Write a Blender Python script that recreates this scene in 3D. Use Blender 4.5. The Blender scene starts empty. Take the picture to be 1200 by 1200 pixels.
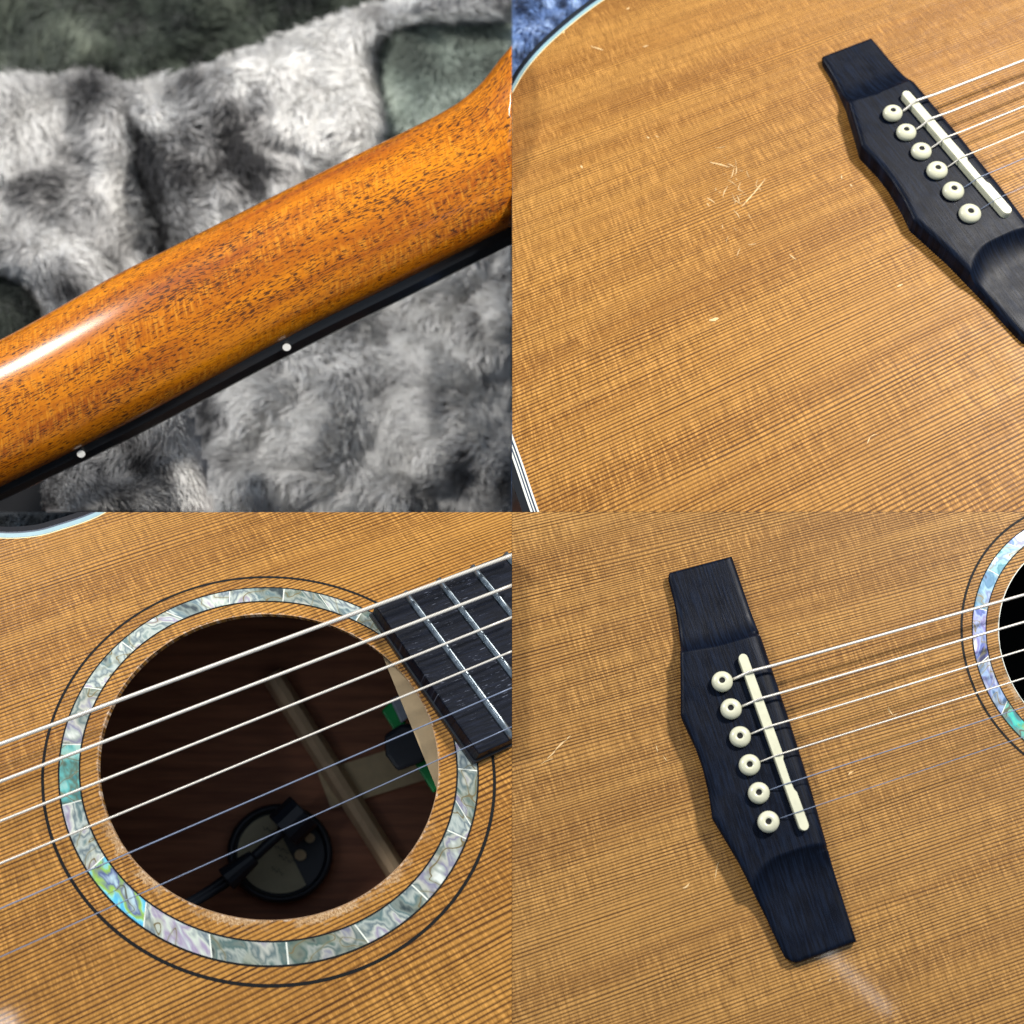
import bpy, bmesh, math, random
import numpy as np
from mathutils import Vector
random.seed(7); rng = np.random.default_rng(7)
S = bpy.context.scene

# ------------------------------------------------------------------ camera
D = 20.0                       # distance of the lens from the middle of the table plane
TILT = math.radians(18)
cam_d = bpy.data.cameras.new('camera'); cam = bpy.data.objects.new('camera', cam_d)
S.collection.objects.link(cam); S.camera = cam
cam.location = (0, -math.sin(TILT) * D, math.cos(TILT) * D)
cam.rotation_euler = (TILT, 0, 0)
cam_d.sensor_width = 36; cam_d.lens = 36 * D / 12; cam_d.clip_end = 500; cam_d.clip_start = 0.1
cam_d.dof.use_dof = True; cam_d.dof.focus_distance = 19.7; cam_d.dof.aperture_fstop = 0.28
S.render.resolution_x = S.render.resolution_y = 1024
# ------------------------------------------------------------------ light
w = bpy.data.worlds.new('World'); S.world = w; w.use_nodes = True
bg = w.node_tree.nodes['Background']; bg.inputs[0].default_value = (0.68, 0.81, 1.0, 1); bg.inputs[1].default_value = 0.36
S.view_settings.view_transform = 'Standard'; S.view_settings.look = 'None'; S.view_settings.exposure = 0.0
def area(name, loc, target, size, power, col, sy=None):
    l = bpy.data.lights.new(name, 'AREA'); l.energy = power; l.color = col
    l.size = size
    if sy: l.shape = 'RECTANGLE'; l.size_y = sy
    o = bpy.data.objects.new(name, l); S.collection.objects.link(o); o.location = loc
    o.rotation_euler = (Vector(target) - Vector(loc)).to_track_quat('-Z', 'Y').to_euler()
    return o
area('window_light', (16.3, 13, 22), (0, 0, 0), 3.2, 12300, (1.0, 0.95, 0.88))
area('second_window_light', (-14, 9, 17), (-2, 0, 0), 2.6, 4200, (1.0, 0.97, 0.93), 4.0)
area('tube_light', (6.0, -4.7, 12), (3.6, -5.3, 0), 0.15, 16, (.95, .97, 1.0), 1.7).rotation_euler[2] -= 1.05
area('tube_light', (-8.9, -5.95, 12), (-5.4, -5.9, 0), 1.3, 70, (.95, .97, 1.0), .5)

# ------------------------------------------------------------------ geometry helpers
C = np.array(cam.location); ct, st = math.cos(TILT), math.sin(TILT)
RIGHT = np.array([1., 0, 0]); UP = np.array([0, ct, st]); FWD = np.array([0, st, -ct])
def ray(px, py):
    return FWD + RIGHT * ((px - 600) / 100 / D) + UP * ((600 - py) / 100 / D)
def P(px, py, z=0.0):          # point of the horizontal plane at height z
    r = ray(px, py); return C + r * ((z - C[2]) / r[2])
def Q(px, py, d):              # point at distance d in front of the lens
    return C + ray(px, py) * d
F = 681.58                     # how the four guitar close-ups sit on the table (mm on the guitar -> table)
POSE = {2: ([[0.90782,-0.41445,-0.06397],[-0.38861,-0.77404,-0.49984],[0.15764,0.47863,-0.86375]],[214.32,-97.07,266.43]),
        3: ([[0.90676,-0.42163,-0.0033],[-0.38358,-0.82163,-0.42164],[0.17506,0.3836,-0.90676]],[3.53,-5.8,171.75]),
        4: ([[0.94704,-0.31344,0.06977],[-0.29788,-0.93868,-0.17364],[0.11992,0.14366,-0.98234]],[146.84,-54.31,248.03])}
POSE = {k: (np.array(a), np.array(b)) for k, (a, b) in POSE.items()}
OFF = {2: (600, 0), 3: (0, 600), 4: (600, 600)}
KS = {2: 0.0262, 3: 0.0396, 4: 0.0270}
def m2p(t, u, v, h=0.0):
    X = POSE[t][0] @ np.array([u, v, h]) + POSE[t][1]
    return 300 + OFF[t][0] + F * X[0] / X[2], 300 + OFF[t][1] + F * X[1] / X[2]
def p2m(t, x, y, h=0.0):
    R, T = POSE[t]
    K = np.array([[F, 0, 300 + OFF[t][0]], [0, F, 300 + OFF[t][1]], [0, 0, 1]])
    q = np.linalg.solve(K @ np.stack([R[:, 0], R[:, 1], R[:, 2] * h + T], 1), [x, y, 1]); return q[:2] / q[2]
def M(t, u, v, h=0.0):
    return P(*m2p(t, u, v, h), h * KS[t])

def setp(o, label=None, cat=None, group=None, kind=None):
    if label: o['label'] = label
    if cat: o['category'] = cat
    if group: o['group'] = group
    if kind: o['kind'] = kind
    return o
def thing(name, loc, label, cat, group=None):
    o = bpy.data.objects.new(name, None); S.collection.objects.link(o); o.location = loc
    return setp(o, label, cat, group)
def base_of(parent):
    b = Vector((0, 0, 0)); p = parent
    while p: b = b + p.location; p = p.parent
    return np.array(b)
CLIPS = {'x<': (RIGHT, -0.002), 'x>': (-RIGHT, -0.002), 'y>': (UP, -0.002), 'y<': (-UP, -0.002)}
def mesh(name, verts, faces, mat, parent=None, uv=None, smooth=False, clip=None, attr=None, loose_loc=None, bevel=0):
    verts = np.asarray(verts, dtype=float)
    base = base_of(parent) if parent else (np.array(loose_loc) if loose_loc is not None else np.zeros(3))
    me = bpy.data.meshes.new(name)
    me.from_pydata([tuple(v) for v in verts - base], [], [tuple(int(i) for i in f) for f in faces])
    if uv is not None:
        uv = np.asarray(uv, dtype=np.float32); l = me.uv_layers.new(name='UVMap')
        idx = np.empty(len(me.loops), dtype=np.int32); me.loops.foreach_get('vertex_index', idx)
        l.data.foreach_set('uv', uv[idx].ravel())
    if attr is not None:
        a = me.attributes.new('tone', 'FLOAT', 'POINT'); a.data.foreach_set('value', np.asarray(attr, dtype=np.float32))
    if clip or bevel or True:
        bm = bmesh.new(); bm.from_mesh(me)
        if bevel:
            bmesh.ops.remove_doubles(bm, verts=bm.verts, dist=1e-5)
            ed = [e for e in bm.edges if len(e.link_faces) == 2 and e.calc_face_angle(0) > 0.6]
            bmesh.ops.bevel(bm, geom=ed, offset=bevel, segments=2, affect='EDGES', profile=0.6, clamp_overlap=True)
        for c in (clip or []):
            n, off = CLIPS[c]
            g = bmesh.ops.bisect_plane(bm, geom=bm.verts[:] + bm.edges[:] + bm.faces[:], dist=1e-6,
                                       plane_co=Vector(C + n * off - base), plane_no=Vector(n), clear_outer=True)
            ce = [e for e in g['geom_cut'] if isinstance(e, bmesh.types.BMEdge)]
            if ce: bmesh.ops.holes_fill(bm, edges=ce, sides=0)
        bmesh.ops.recalc_face_normals(bm, faces=bm.faces[:])
        bm.to_mesh(me); bm.free()
    if smooth: me.polygons.foreach_set('use_smooth', [True] * len(me.polygons))
    me.materials.append(mat)
    o = bpy.data.objects.new(name, me); S.collection.objects.link(o)
    if parent: o.parent = parent
    elif loose_loc is not None: o.location = loose_loc
    return o
def prism(bot, top):
    n = len(bot); v = list(bot) + list(top)
    f = [tuple(range(n))[::-1], tuple(range(n, 2 * n))] + [(i, (i + 1) % n, n + (i + 1) % n, n + i) for i in range(n)]
    return v, f
def catmull(pts, k=6):
    pts = [np.array(p, float) for p in pts]; a = [2 * pts[0] - pts[1]] + pts + [2 * pts[-1] - pts[-2]]; out = []
    for i in range(1, len(a) - 2):
        for j in range(k):
            t = j / k
            out.append(0.5 * (2 * a[i] + (a[i+1] - a[i-1]) * t + (2*a[i-1] - 5*a[i] + 4*a[i+1] - a[i+2]) * t*t + (3*a[i] - a[i-1] - 3*a[i+1] + a[i+2]) * t**3))
    out.append(pts[-1]); return np.array(out)
def tube_w(pts, rad, n=8, uvlen=True):     # tube through world points
    pts = np.array(pts); v = []; f = []; uv = []; L = 0
    for i, p in enumerate(pts):
        d = pts[min(i + 1, len(pts) - 1)] - pts[max(i - 1, 0)]; d /= np.linalg.norm(d)
        a = np.cross(d, [0, 0, 1.]); a /= np.linalg.norm(a); b = np.cross(a, d)
        if i: L += np.linalg.norm(p - pts[i-1])
        r = rad[i] if hasattr(rad, '__len__') else rad
        for k in range(n):
            an = 2 * math.pi * k / n; v.append(p + r * (math.cos(an) * a + math.sin(an) * b)); uv.append((L, k / n))
    for i in range(len(pts) - 1):
        for k in range(n): f.append((i*n + k, i*n + (k+1) % n, (i+1)*n + (k+1) % n, (i+1)*n + k))
    f.append(tuple(range(n))[::-1]); f.append(tuple(range((len(pts)-1)*n, len(pts)*n)))
    return v, f, uv

# ------------------------------------------------------------------ materials
class NT:
    def __init__(s, name):
        s.m = bpy.data.materials.new(name); s.m.use_nodes = True; s.t = s.m.node_tree
        s.b = s.t.nodes['Principled BSDF']
    def n(s, typ, **kw):
        x = s.t.nodes.new(typ)
        for k, v in kw.items(): setattr(x, k, v)
        return x
    def link(s, a, b): s.t.links.new(a, b)
    def val(s, sock, v):
        if isinstance(v, (int, float, tuple)): sock.default_value = v
        else: s.link(v, sock)
    def math(s, op, a, b=0.0, c=None, clamp=False):
        x = s.n('ShaderNodeMath', operation=op, use_clamp=clamp); s.val(x.inputs[0], a); s.val(x.inputs[1], b)
        if c is not None: s.val(x.inputs[2], c)
        return x.outputs[0]
    def uv(s):
        x = s.n('ShaderNodeUVMap'); sp = s.n('ShaderNodeSeparateXYZ'); s.link(x.outputs[0], sp.inputs[0]); return sp.outputs[0], sp.outputs[1]
    def vec(s, x, y, z=0.0):
        c = s.n('ShaderNodeCombineXYZ'); s.val(c.inputs[0], x); s.val(c.inputs[1], y); s.val(c.inputs[2], z); return c.outputs[0]
    def noise(s, v, scale=1.0, detail=2.0, rough=0.5, dist=0.0):
        x = s.n('ShaderNodeTexNoise'); s.link(v, x.inputs['Vector']); x.inputs['Scale'].default_value = scale
        x.inputs['Detail'].default_value = detail; x.inputs['Roughness'].default_value = rough; x.inputs['Distortion'].default_value = dist
        return x.outputs[0]
    def ss(s, a, lo, hi, o0=0.0, o1=1.0):
        x = s.n('ShaderNodeMapRange', interpolation_type='SMOOTHSTEP'); s.val(x.inputs[0], a); s.val(x.inputs[1], lo); s.val(x.inputs[2], hi)
        s.val(x.inputs[3], o0); s.val(x.inputs[4], o1); return x.outputs[0]
    def mix(s, f, a, b, mode='MIX'):
        x = s.n('ShaderNodeMix', data_type='RGBA', blend_type=mode); s.val(x.inputs[0], f)
        for k, v in ((6, a), (7, b)):
            if isinstance(v, tuple): x.inputs[k].default_value = (*v, 1)
            else: s.link(v, x.inputs[k])
        return x.outputs[2]
    def ramp(s, f, stops, interp='LINEAR'):
        x = s.n('ShaderNodeValToRGB'); s.link(f, x.inputs[0]); e = x.color_ramp.elements; x.color_ramp.interpolation = interp
        while len(e) < len(stops): e.new(0.5)
        for k, (p, c) in zip(e, stops): k.position = p; k.color = (*c, 1)
        return x.outputs[0]
    def bump(s, h, strength, dist):
        x = s.n('ShaderNodeBump'); s.link(h, x.inputs['Height']); x.inputs['Strength'].default_value = strength
        x.inputs['Distance'].default_value = dist; s.link(x.outputs[0], s.b.inputs['Normal'])
    def fin(s, col=None, rough=0.5, coat=0.0, coat_r=0.1, metal=0.0, spec=0.5, sheen=0.0):
        if col is not None:
            if isinstance(col, tuple): s.b.inputs['Base Color'].default_value = (*col, 1)
            else: s.link(col, s.b.inputs['Base Color'])
        s.val(s.b.inputs['Roughness'], rough); s.b.inputs['Coat Weight'].default_value = coat
        s.b.inputs['Coat Roughness'].default_value = coat_r; s.b.inputs['Metallic'].default_value = metal
        s.b.inputs['Specular IOR Level'].default_value = spec; s.b.inputs['Sheen Weight'].default_value = sheen
        return s.m

def soundboard_mat(name, light, line, deep, contrast=1.0, hole=False):
    m = NT(name); u, v = m.uv()
    A = lambda a, k: m.math('MULTIPLY', a, k)
    w1 = m.noise(m.vec(A(u, .004), A(v, .045)), 1, 2)
    w2 = m.noise(m.vec(A(u, .03), A(v, .5)), 1, 2)
    vw = m.math('ADD', m.math('MULTIPLY_ADD', w1, 7.0, v), A(w2, .30))
    ph = m.math('FRACT', A(vw, 1 / 1.22))
    ring = m.math('FLOOR', A(vw, 1 / 1.22))
    tri = m.math('ABSOLUTE', m.math('SUBTRACT', ph, 0.5))
    jit = m.noise(m.vec(A(u, .35), A(v, 2.2)), 1, 3, .65)
    lines = m.ss(m.math('ADD', tri, m.math('MULTIPLY_ADD', jit, .20, -.10)), .16, .42)
    lines = m.math('MULTIPLY', lines, m.ss(m.noise(m.vec(A(u, .012), A(ring, .73)), 1, 1), .25, .7, .55, 1.0))
    band = m.noise(m.vec(A(u, .0035), A(v, .055), 3.0), 1, 3, .6)
    band2 = m.noise(m.vec(A(u, .012), A(v, .02), 8.0), 1, 3, .6)
    col = m.mix(A(m.ss(band, .35, .68), .75), light, deep)
    col = m.mix(A(m.ss(band2, .45, .75), .35), col, tuple(c * .72 for c in deep))
    silk = m.noise(m.vec(m.math('MULTIPLY_ADD', m.noise(m.vec(A(u, .03), A(v, .06)), 1, 1), .7, A(u, .95)), A(v, .085)), 1, 3, .8)
    silk2 = m.noise(m.vec(A(u, 2.2), m.math('MULTIPLY_ADD', v, .9, A(u, .2)), 5.0), 1, 2, .7)
    reg = m.noise(m.vec(A(u, .02), A(v, .03), 21.0), 1, 2)
    col = m.mix(m.math('MULTIPLY', m.ss(silk, .50, .64), m.ss(reg, .3, .62, .25, .8)), col, tuple(min(1, c * 1.4 + .01) for c in light))
    col = m.mix(m.math('MULTIPLY', m.ss(silk, .48, .36), m.ss(reg, .3, .62, .2, .6)), col, tuple(c * .65 for c in deep))
    col = m.mix(A(m.ss(silk2, .5, .7), .4), col, tuple(min(1, c * 1.5 + .03) for c in light))
    col = m.mix(A(lines, .97 * contrast), col, line)
    dirt = m.noise(m.vec(A(u, .11), A(v, .16), 11.0), 1, 5, .7)
    col = m.mix(A(m.ss(dirt, .57, .72), .22), col, tuple(c * .6 for c in deep))
    h = m.math('SUBTRACT', m.math('MULTIPLY', silk, .3), lines)
    rough = m.ss(dirt, .3, .7, .34, .46)
    if hole:
        r = m.math('SQRT', m.math('ADD', m.math('MULTIPLY', u, u), m.math('MULTIPLY', v, v)))
        fn = m.noise(m.vec(A(u, .5), A(v, .5), 2.0), 1, 5, .8)
        fn2 = m.noise(m.vec(A(u, 3.0), A(v, 1.2), 2.0), 1, 3, .8)
        edge = m.math('SUBTRACT', m.math('MULTIPLY_ADD', fn, 9.0, 47.6), r)
        side = m.math('MULTIPLY', m.ss(m.math('MULTIPLY_ADD', u, .55, v), -18.0, -42.0), m.ss(m.noise(m.vec(A(u, .08), A(v, .08), 4.0), 1, 2), .40, .55))
        k = m.math('MULTIPLY', m.ss(edge, -.2, .5), side)
        raw = m.mix(m.ss(fn2, .4, .62), (.26, .14, .06), (.66, .47, .27))
        col = m.mix(A(k, .85), col, raw)
        rim = m.math('MULTIPLY', m.ss(r, 50.6, 50.1), m.ss(fn, .48, .62))
        col = m.mix(rim, col, (.65, .52, .40))
        h = m.math('ADD', h, m.math('MULTIPLY', k, fn2))
    m.link(col, m.b.inputs['Base Color'])
    m.bump(h, .22, .012)
    return m.fin(None, rough, .32, .07, 0, .15)

def ebony_mat():
    m = NT('ebony'); u, v = m.uv(); A = lambda a, k: m.math('MULTIPLY', a, k)
    n = m.noise(m.vec(A(u, 1.3), A(v, .07)), 1, 4, .75); n2 = m.noise(m.vec(A(u, .12), A(v, .1)), 1, 3)
    col = m.mix(m.ss(n, .40, .66), (.0012, .0022, .006), (.0048, .0095, .023)); m.bump(n, .25, .01)
    sc = m.noise(m.vec(A(u, 1.1), A(v, .9), 4.), 1, 3, .8)
    col = m.mix(A(m.ss(sc, .68, .76), .4), col, (.07, .10, .17))
    m.link(col, m.b.inputs['Base Color'])
    return m.fin(None, m.ss(n2, .3, .7, .34, .46), 0, .1, 0, .11)
def ebony_fb_mat():
    m = NT('ebony_fretboard'); u, v = m.uv(); A = lambda a, k: m.math('MULTIPLY', a, k)
    n = m.noise(m.vec(A(u, .12), A(v, 1.2)), 1, 4, .7); sc = m.noise(m.vec(A(u, .22), A(v, 2.2), 3.), 1, 3, .75)
    reg = m.noise(m.vec(A(u, .05), A(v, .06), 7.), 1, 2)
    col = m.mix(m.ss(n, .35, .8), (.0015, .0025, .006), (.008, .012, .026))
    col = m.mix(m.math('MULTIPLY', m.ss(sc, .60, .70), m.ss(reg, .42, .58)), col, (.16, .18, .24))
    m.link(col, m.b.inputs['Base Color']); m.bump(n, .35, .01)
    return m.fin(None, .42, 0, .1, 0, .25)
def shell_mat(name, cols, line=(.16, .10, .03), gloss=.12):
    m = NT(name); u, v = m.uv(); oi = m.n('ShaderNodeObjectInfo').outputs['Random']
    z = m.math('MULTIPLY', oi, 60.0); A = lambda a, k: m.math('MULTIPLY', a, k)
    co = m.vec(A(u, .062), A(v, .062), z)
    n = m.noise(co, 1, 2, .5, .8); n2 = m.noise(m.vec(A(u, .20), A(v, .10), z), 1, 3, .5, .3)
    f = m.math('ADD', m.math('MULTIPLY', m.math('SUBTRACT', n, .5), 2.0), m.math('MULTIPLY', m.math('SUBTRACT', n2, .5), 1.5))
    f = m.math('ADD', f, .5)
    col = m.ramp(f, [(i / (len(cols) - 1), c) for i, c in enumerate(cols)])
    hue = m.n('ShaderNodeHueSaturation'); m.val(hue.inputs['Hue'], m.math('MULTIPLY_ADD', oi, .12, .44)); hue.inputs['Saturation'].default_value = 1.0
    m.val(hue.inputs['Value'], m.math('MULTIPLY_ADD', oi, .6, .85)); m.link(col, hue.inputs['Color'])
    d = m.math('ABSOLUTE', m.math('SUBTRACT', m.noise(m.vec(A(u, .07), A(v, .10), m.math('ADD', z, 9.0)), 1, 1.5, .5, .6), .53))
    col = m.mix(m.ss(d, .009, .003), hue.outputs[0], line)
    col = m.mix(m.math('MULTIPLY', m.ss(d, .06, .012), .35), col, (.30, .30, .18))
    m.link(col, m.b.inputs['Base Color'])
    return m.fin(None, .3, .6, gloss, .35)
def neck_mat():
    m = NT('mahogany_neck'); u, v = m.uv(); A = lambda a, k: m.math('MULTIPLY', a, k)
    wv = m.noise(m.vec(A(u, .006), A(v, .02)), 1, 2); vv = m.math('MULTIPLY_ADD', wv, 22.0, v)
    band = m.noise(m.vec(A(u, .0035), A(vv, .035)), 1, 3, .6)
    fine = m.noise(m.vec(A(u, .03), A(vv, .42)), 1, 4, .7)
    curl = m.noise(m.vec(m.math('MULTIPLY_ADD', v, .10, A(u, .30)), A(vv, .045), 3.), 1, 3, .6, .6)
    curlm = m.ss(m.noise(m.vec(A(u, .003), A(vv, .03), 5.), 1, 1), .42, .6)
    col = m.mix(m.ss(band, .3, .7), (.66, .215, .003), (.33, .075, .002))
    col = m.mix(A(m.ss(fine, .4, .7), .45), col, (.19, .045, .004))
    col = m.mix(m.math('MULTIPLY', m.ss(curl, .46, .66), m.math('MULTIPLY_ADD', curlm, .32, .08)), col, (.78, .34, .03))
    col = m.mix(m.math('MULTIPLY', m.ss(curl, .46, .3), m.math('MULTIPLY_ADD', curlm, .35, .12)), col, (.16, .038, .003))
    pn = m.noise(m.vec(A(u, .11), A(vv, .70), 1.), 1, 1.5, .5)
    dens = m.noise(m.vec(A(u, .006), A(vv, .03), 9.), 1, 2)
    pore = m.ss(m.math('MULTIPLY_ADD', dens, .28, pn), .69, .735)
    col = m.mix(A(pore, .88), col, (.035, .010, .004))
    m.link(col, m.b.inputs['Base Color']); m.bump(m.math('MULTIPLY', pore, -1.0), .2, .01)
    return m.fin(None, .45, .6, .20, 0, .1)
def plain(name, col, rough=.5, **kw):
    m = NT(name); tc = m.n('ShaderNodeTexCoord').outputs['Object']
    n = m.noise(tc, 6.0, 4, .7)
    c = m.mix(m.math('MULTIPLY', m.ss(n, .35, .7), .35), col, tuple(x * .65 for x in col)); m.link(c, m.b.inputs['Base Color'])
    m.bump(n, .08, .01)
    return m.fin(None, rough, **kw)
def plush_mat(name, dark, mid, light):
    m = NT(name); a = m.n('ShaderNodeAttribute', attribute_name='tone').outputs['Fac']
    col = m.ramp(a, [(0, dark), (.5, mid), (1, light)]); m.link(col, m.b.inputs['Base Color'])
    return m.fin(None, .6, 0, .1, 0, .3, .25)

def fret_mat():
    m = NT('fret_wire'); tc = m.n('ShaderNodeTexCoord').outputs['Object']
    return m.fin(m.mix(m.ss(m.noise(tc, 14.0, 3, .6), .4, .65), (.36, .42, .46), (.20, .24, .27)), .3, 0, .1, .9)
def inside_mat():
    m = NT('inside_wood'); sx = m.n('ShaderNodeTexCoord').outputs['Object']; mp = m.n('ShaderNodeMapping'); m.link(sx, mp.inputs[0]); mp.inputs['Rotation'].default_value = (0, 0, -.38); mp.inputs['Scale'].default_value = (.5, 7, 1)
    n = m.noise(mp.outputs[0], 1.0, 5, .7)
    return m.fin(m.mix(m.ss(n, .3, .7), (.44, .17, .08), (.22, .075, .034)), .6)
MT = {
 'top2': soundboard_mat('cedar_top_warm', (.46, .228, .050), (.055, .016, .004), (.28, .118, .021)),
 'top3': soundboard_mat('cedar_top_orange', (.47, .230, .048), (.052, .016, .004), (.285, .120, .021), 1.0, True),
 'top4': soundboard_mat('cedar_top_brown', (.42, .222, .060), (.050, .018, .006), (.25, .116, .029), 1.0, True),
 'ebony': ebony_mat(), 'fb': ebony_fb_mat(), 'neck': neck_mat(),
 'bone': plain('bone', (.62, .62, .46), .35, coat=.3), 'dot': plain('white_dot', (.9, .9, .85), .4),
 'black': plain('black_inlay', (.004, .005, .006), .6, spec=.2), 'blackside': plain('black_side', (.012, .014, .017), .3, coat=.3),
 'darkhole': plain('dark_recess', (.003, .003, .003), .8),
 'bind_blue': plain('pale_binding', (.26, .42, .47), .3, coat=.4), 'bind_white': plain('white_binding', (.78, .80, .74), .3, coat=.4),
 'bind_cream': plain('cream_purfling', (.85, .74, .42), .4), 'bind_black': plain('dark_purfling', (.01, .03, .07), .4),
 'joint': plain('shell_joint', (.78, .82, .74), .3),
 'raw': plain('raw_wood_edge', (.42, .25, .13), .7),
 'nickel': fret_mat(),
 'scr': plain('scratched_lacquer', (.72, .50, .24), .6),
 'steel': plain('plain_steel_string', (.20, .25, .36), .45, metal=.3),
 'maple': plain('neck_block', (.42, .31, .17), .6),
 'inner': inside_mat(), 'brace': plain('brace_wood', (.80, .58, .36), .7),
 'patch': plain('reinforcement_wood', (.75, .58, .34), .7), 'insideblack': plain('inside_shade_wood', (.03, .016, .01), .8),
 'rubber': plain('black_rubber', (.012, .018, .03), .45), 'label': plain('cream_paper', (.52, .48, .32), .8), 'ink': plain('ink', (.06, .06, .05), .8),
 'green': plain('green_plastic', (.0, .48, .10), .4), 'silver': plain('silver_plastic', (.45, .52, .6), .3),
 'shell': shell_mat('shell_silver', [(.04,.06,.06), (.20,.24,.21), (.10,.17,.17), (.42,.47,.42), (.13,.18,.19), (.55,.58,.50), (.28,.25,.36), (.50,.56,.52), (.85,.90,.84)]),
 'shell_teal': shell_mat('shell_teal', [(.02,.07,.08), (.05,.28,.32), (.10,.16,.12), (.12,.45,.45), (.35,.6,.55), (.10,.22,.32), (.6,.75,.7)], (.10, .06, .02)),
 'shell_vivid': shell_mat('shell_vivid', [(.02,.04,.06), (.06,.16,.22), (.10,.20,.26), (.05,.40,.50), (.10,.62,.62), (.40,.45,.06), (.08,.16,.24), (.4,.6,.58)], (.03, .04, .05)),
 'shell_blue': shell_mat('shell_blue', [(.02,.04,.07), (.09,.18,.30), (.05,.14,.22), (.22,.36,.48), (.12,.16,.28), (.35,.44,.54), (.6,.72,.8)], (.14, .10, .05)),
 'plush': plush_mat('grey_plush', (.035, .034, .036), (.56, .55, .54), (.98, .97, .94)),
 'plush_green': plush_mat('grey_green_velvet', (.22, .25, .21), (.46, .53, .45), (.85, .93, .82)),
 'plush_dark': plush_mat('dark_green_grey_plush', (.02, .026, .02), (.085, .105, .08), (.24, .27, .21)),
 'plush_blue': plush_mat('blue_grey_plush', (.02, .04, .10), (.15, .27, .58), (.5, .68, .98)),
 'navy': plush_mat('dark_blue_lining', (.004, .008, .012), (.012, .02, .03), (.04, .06, .08)),
}
def wound_mat():
    m = NT('wound_string'); u, v = m.uv()
    s = m.math('SINE', m.math('MULTIPLY', u, 2 * math.pi / .017))
    m.bump(s, .12, .006); col = m.mix(m.ss(s, -1.1, .2), (.40, .37, .31), (.82, .79, .72)); m.link(col, m.b.inputs['Base Color'])
    return m.fin(None, .35, 0, .1, .35)
MT['wound'] = wound_mat()
_fl = NT('shop_floor'); MT['floor'] = _fl.fin((.02, .02, .022), .8)

# ------------------------------------------------------------------ the surface under everything
mesh('ground', [(-60, -60, -11), (60, -60, -11), (60, 60, -11), (-60, 60, -11)], [(0, 1, 2, 3)], MT['floor'])['kind'] = 'structure'

# ------------------------------------------------------------------ soundboards
def board(t, poly, cen, hole, mat, parent):
    poly = np.array(poly, float); cen = np.array(cen, float)
    d = poly - cen; pa = np.arctan2(d[:, 1], d[:, 0])
    ang = np.sort(np.unique(np.round(np.concatenate([np.linspace(-math.pi, math.pi, 300, endpoint=False), pa]), 6)))
    if hole:
        hp = np.array([m2p(t, 50 * math.cos(a), 50 * math.sin(a)) for a in np.linspace(0, 2*math.pi, 720, endpoint=False)]) - cen
        ha = np.arctan2(hp[:, 1], hp[:, 0]); hr = np.hypot(hp[:, 0], hp[:, 1]); o = np.argsort(ha)
        rin = np.interp(ang, ha[o], hr[o], period=2*math.pi)
    else: rin = np.full(len(ang), 0.05)
    rout = []
    for a in ang:
        dx = np.array([math.cos(a), math.sin(a)]); best = 1e9
        for i in range(len(poly)):
            p, q = poly[i] - cen, poly[(i+1) % len(poly)] - cen; e = q - p
            den = dx[0]*e[1] - dx[1]*e[0]
            if abs(den) < 1e-12: continue
            s = (p[0]*e[1] - p[1]*e[0]) / den; k = (p[0]*dx[1] - p[1]*dx[0]) / den
            if s > 0 and -1e-6 <= k <= 1 + 1e-6: best = min(best, s)
        rout.append(best)
    nr = 26; n = len(ang); V = []; UVs = []
    for j in range(nr + 1):
        k = (j / nr) ** 1.3
        for a, ri, ro in zip(ang, rin, rout):
            r = ri + (ro - ri) * k; x, y = cen[0] + r*math.cos(a), cen[1] + r*math.sin(a)
            V.append(P(x, y, 0)); UVs.append(p2m(t, x, y))
    nt = len(V)
    for j in (nr, 0):
        for i in range(n):
            r = rout[i] if j else rin[i]; x, y = cen[0] + r*math.cos(ang[i]), cen[1] + r*math.sin(ang[i])
            V.append(P(x, y, 0) - np.array([0, 0, .13]) if not j else P(x, y, -.13)); UVs.append(p2m(t, x, y))
    f = []
    for j in range(nr):
        for i in range(n): f.append((j*n+i, (j+1)*n+i, (j+1)*n+(i+1) % n, j*n+(i+1) % n))
    o, q = nt, nt + n
    for i in range(n):
        i2 = (i+1) % n
        f.append((nr*n+i, o+i, o+i2, nr*n+i2)); f.append((i, i2, q+i2, q+i)); f.append((o+i, q+i, q+i2, o+i2))
    ob = mesh('soundboard', V, f, mat, parent, UVs)
    return ob
def strip(name, t, curve, o0, o1, ztop, zbot, mat, parent, clip, cen, flare=0):
    c = np.array(curve); v = []; 
    for i, p in enumerate(c):
        tg = c[min(i+1, len(c)-1)] - c[max(i-1, 0)]; nrm = np.array([tg[1], -tg[0]]); nrm /= np.linalg.norm(nrm)
        if np.dot(nrm, p - np.array(cen)) < 0: nrm = -nrm
        a, b = p + nrm*o0, p + nrm*o1
        A, B = P(*a, ztop), P(*b, ztop if not flare else ztop - flare)
        v += [A, B, B - [0, 0, ztop - zbot], A - [0, 0, ztop - zbot]]
    f = []
    for i in range(len(c) - 1):
        for k in range(4): f.append((i*4+k, i*4+(k+1) % 4, (i+1)*4+(k+1) % 4, (i+1)*4+k))
    f += [(0, 1, 2, 3), tuple(range(len(v)-1, len(v)-5, -1))]
    return mesh(name, v, f, mat, parent, clip=clip)
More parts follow.
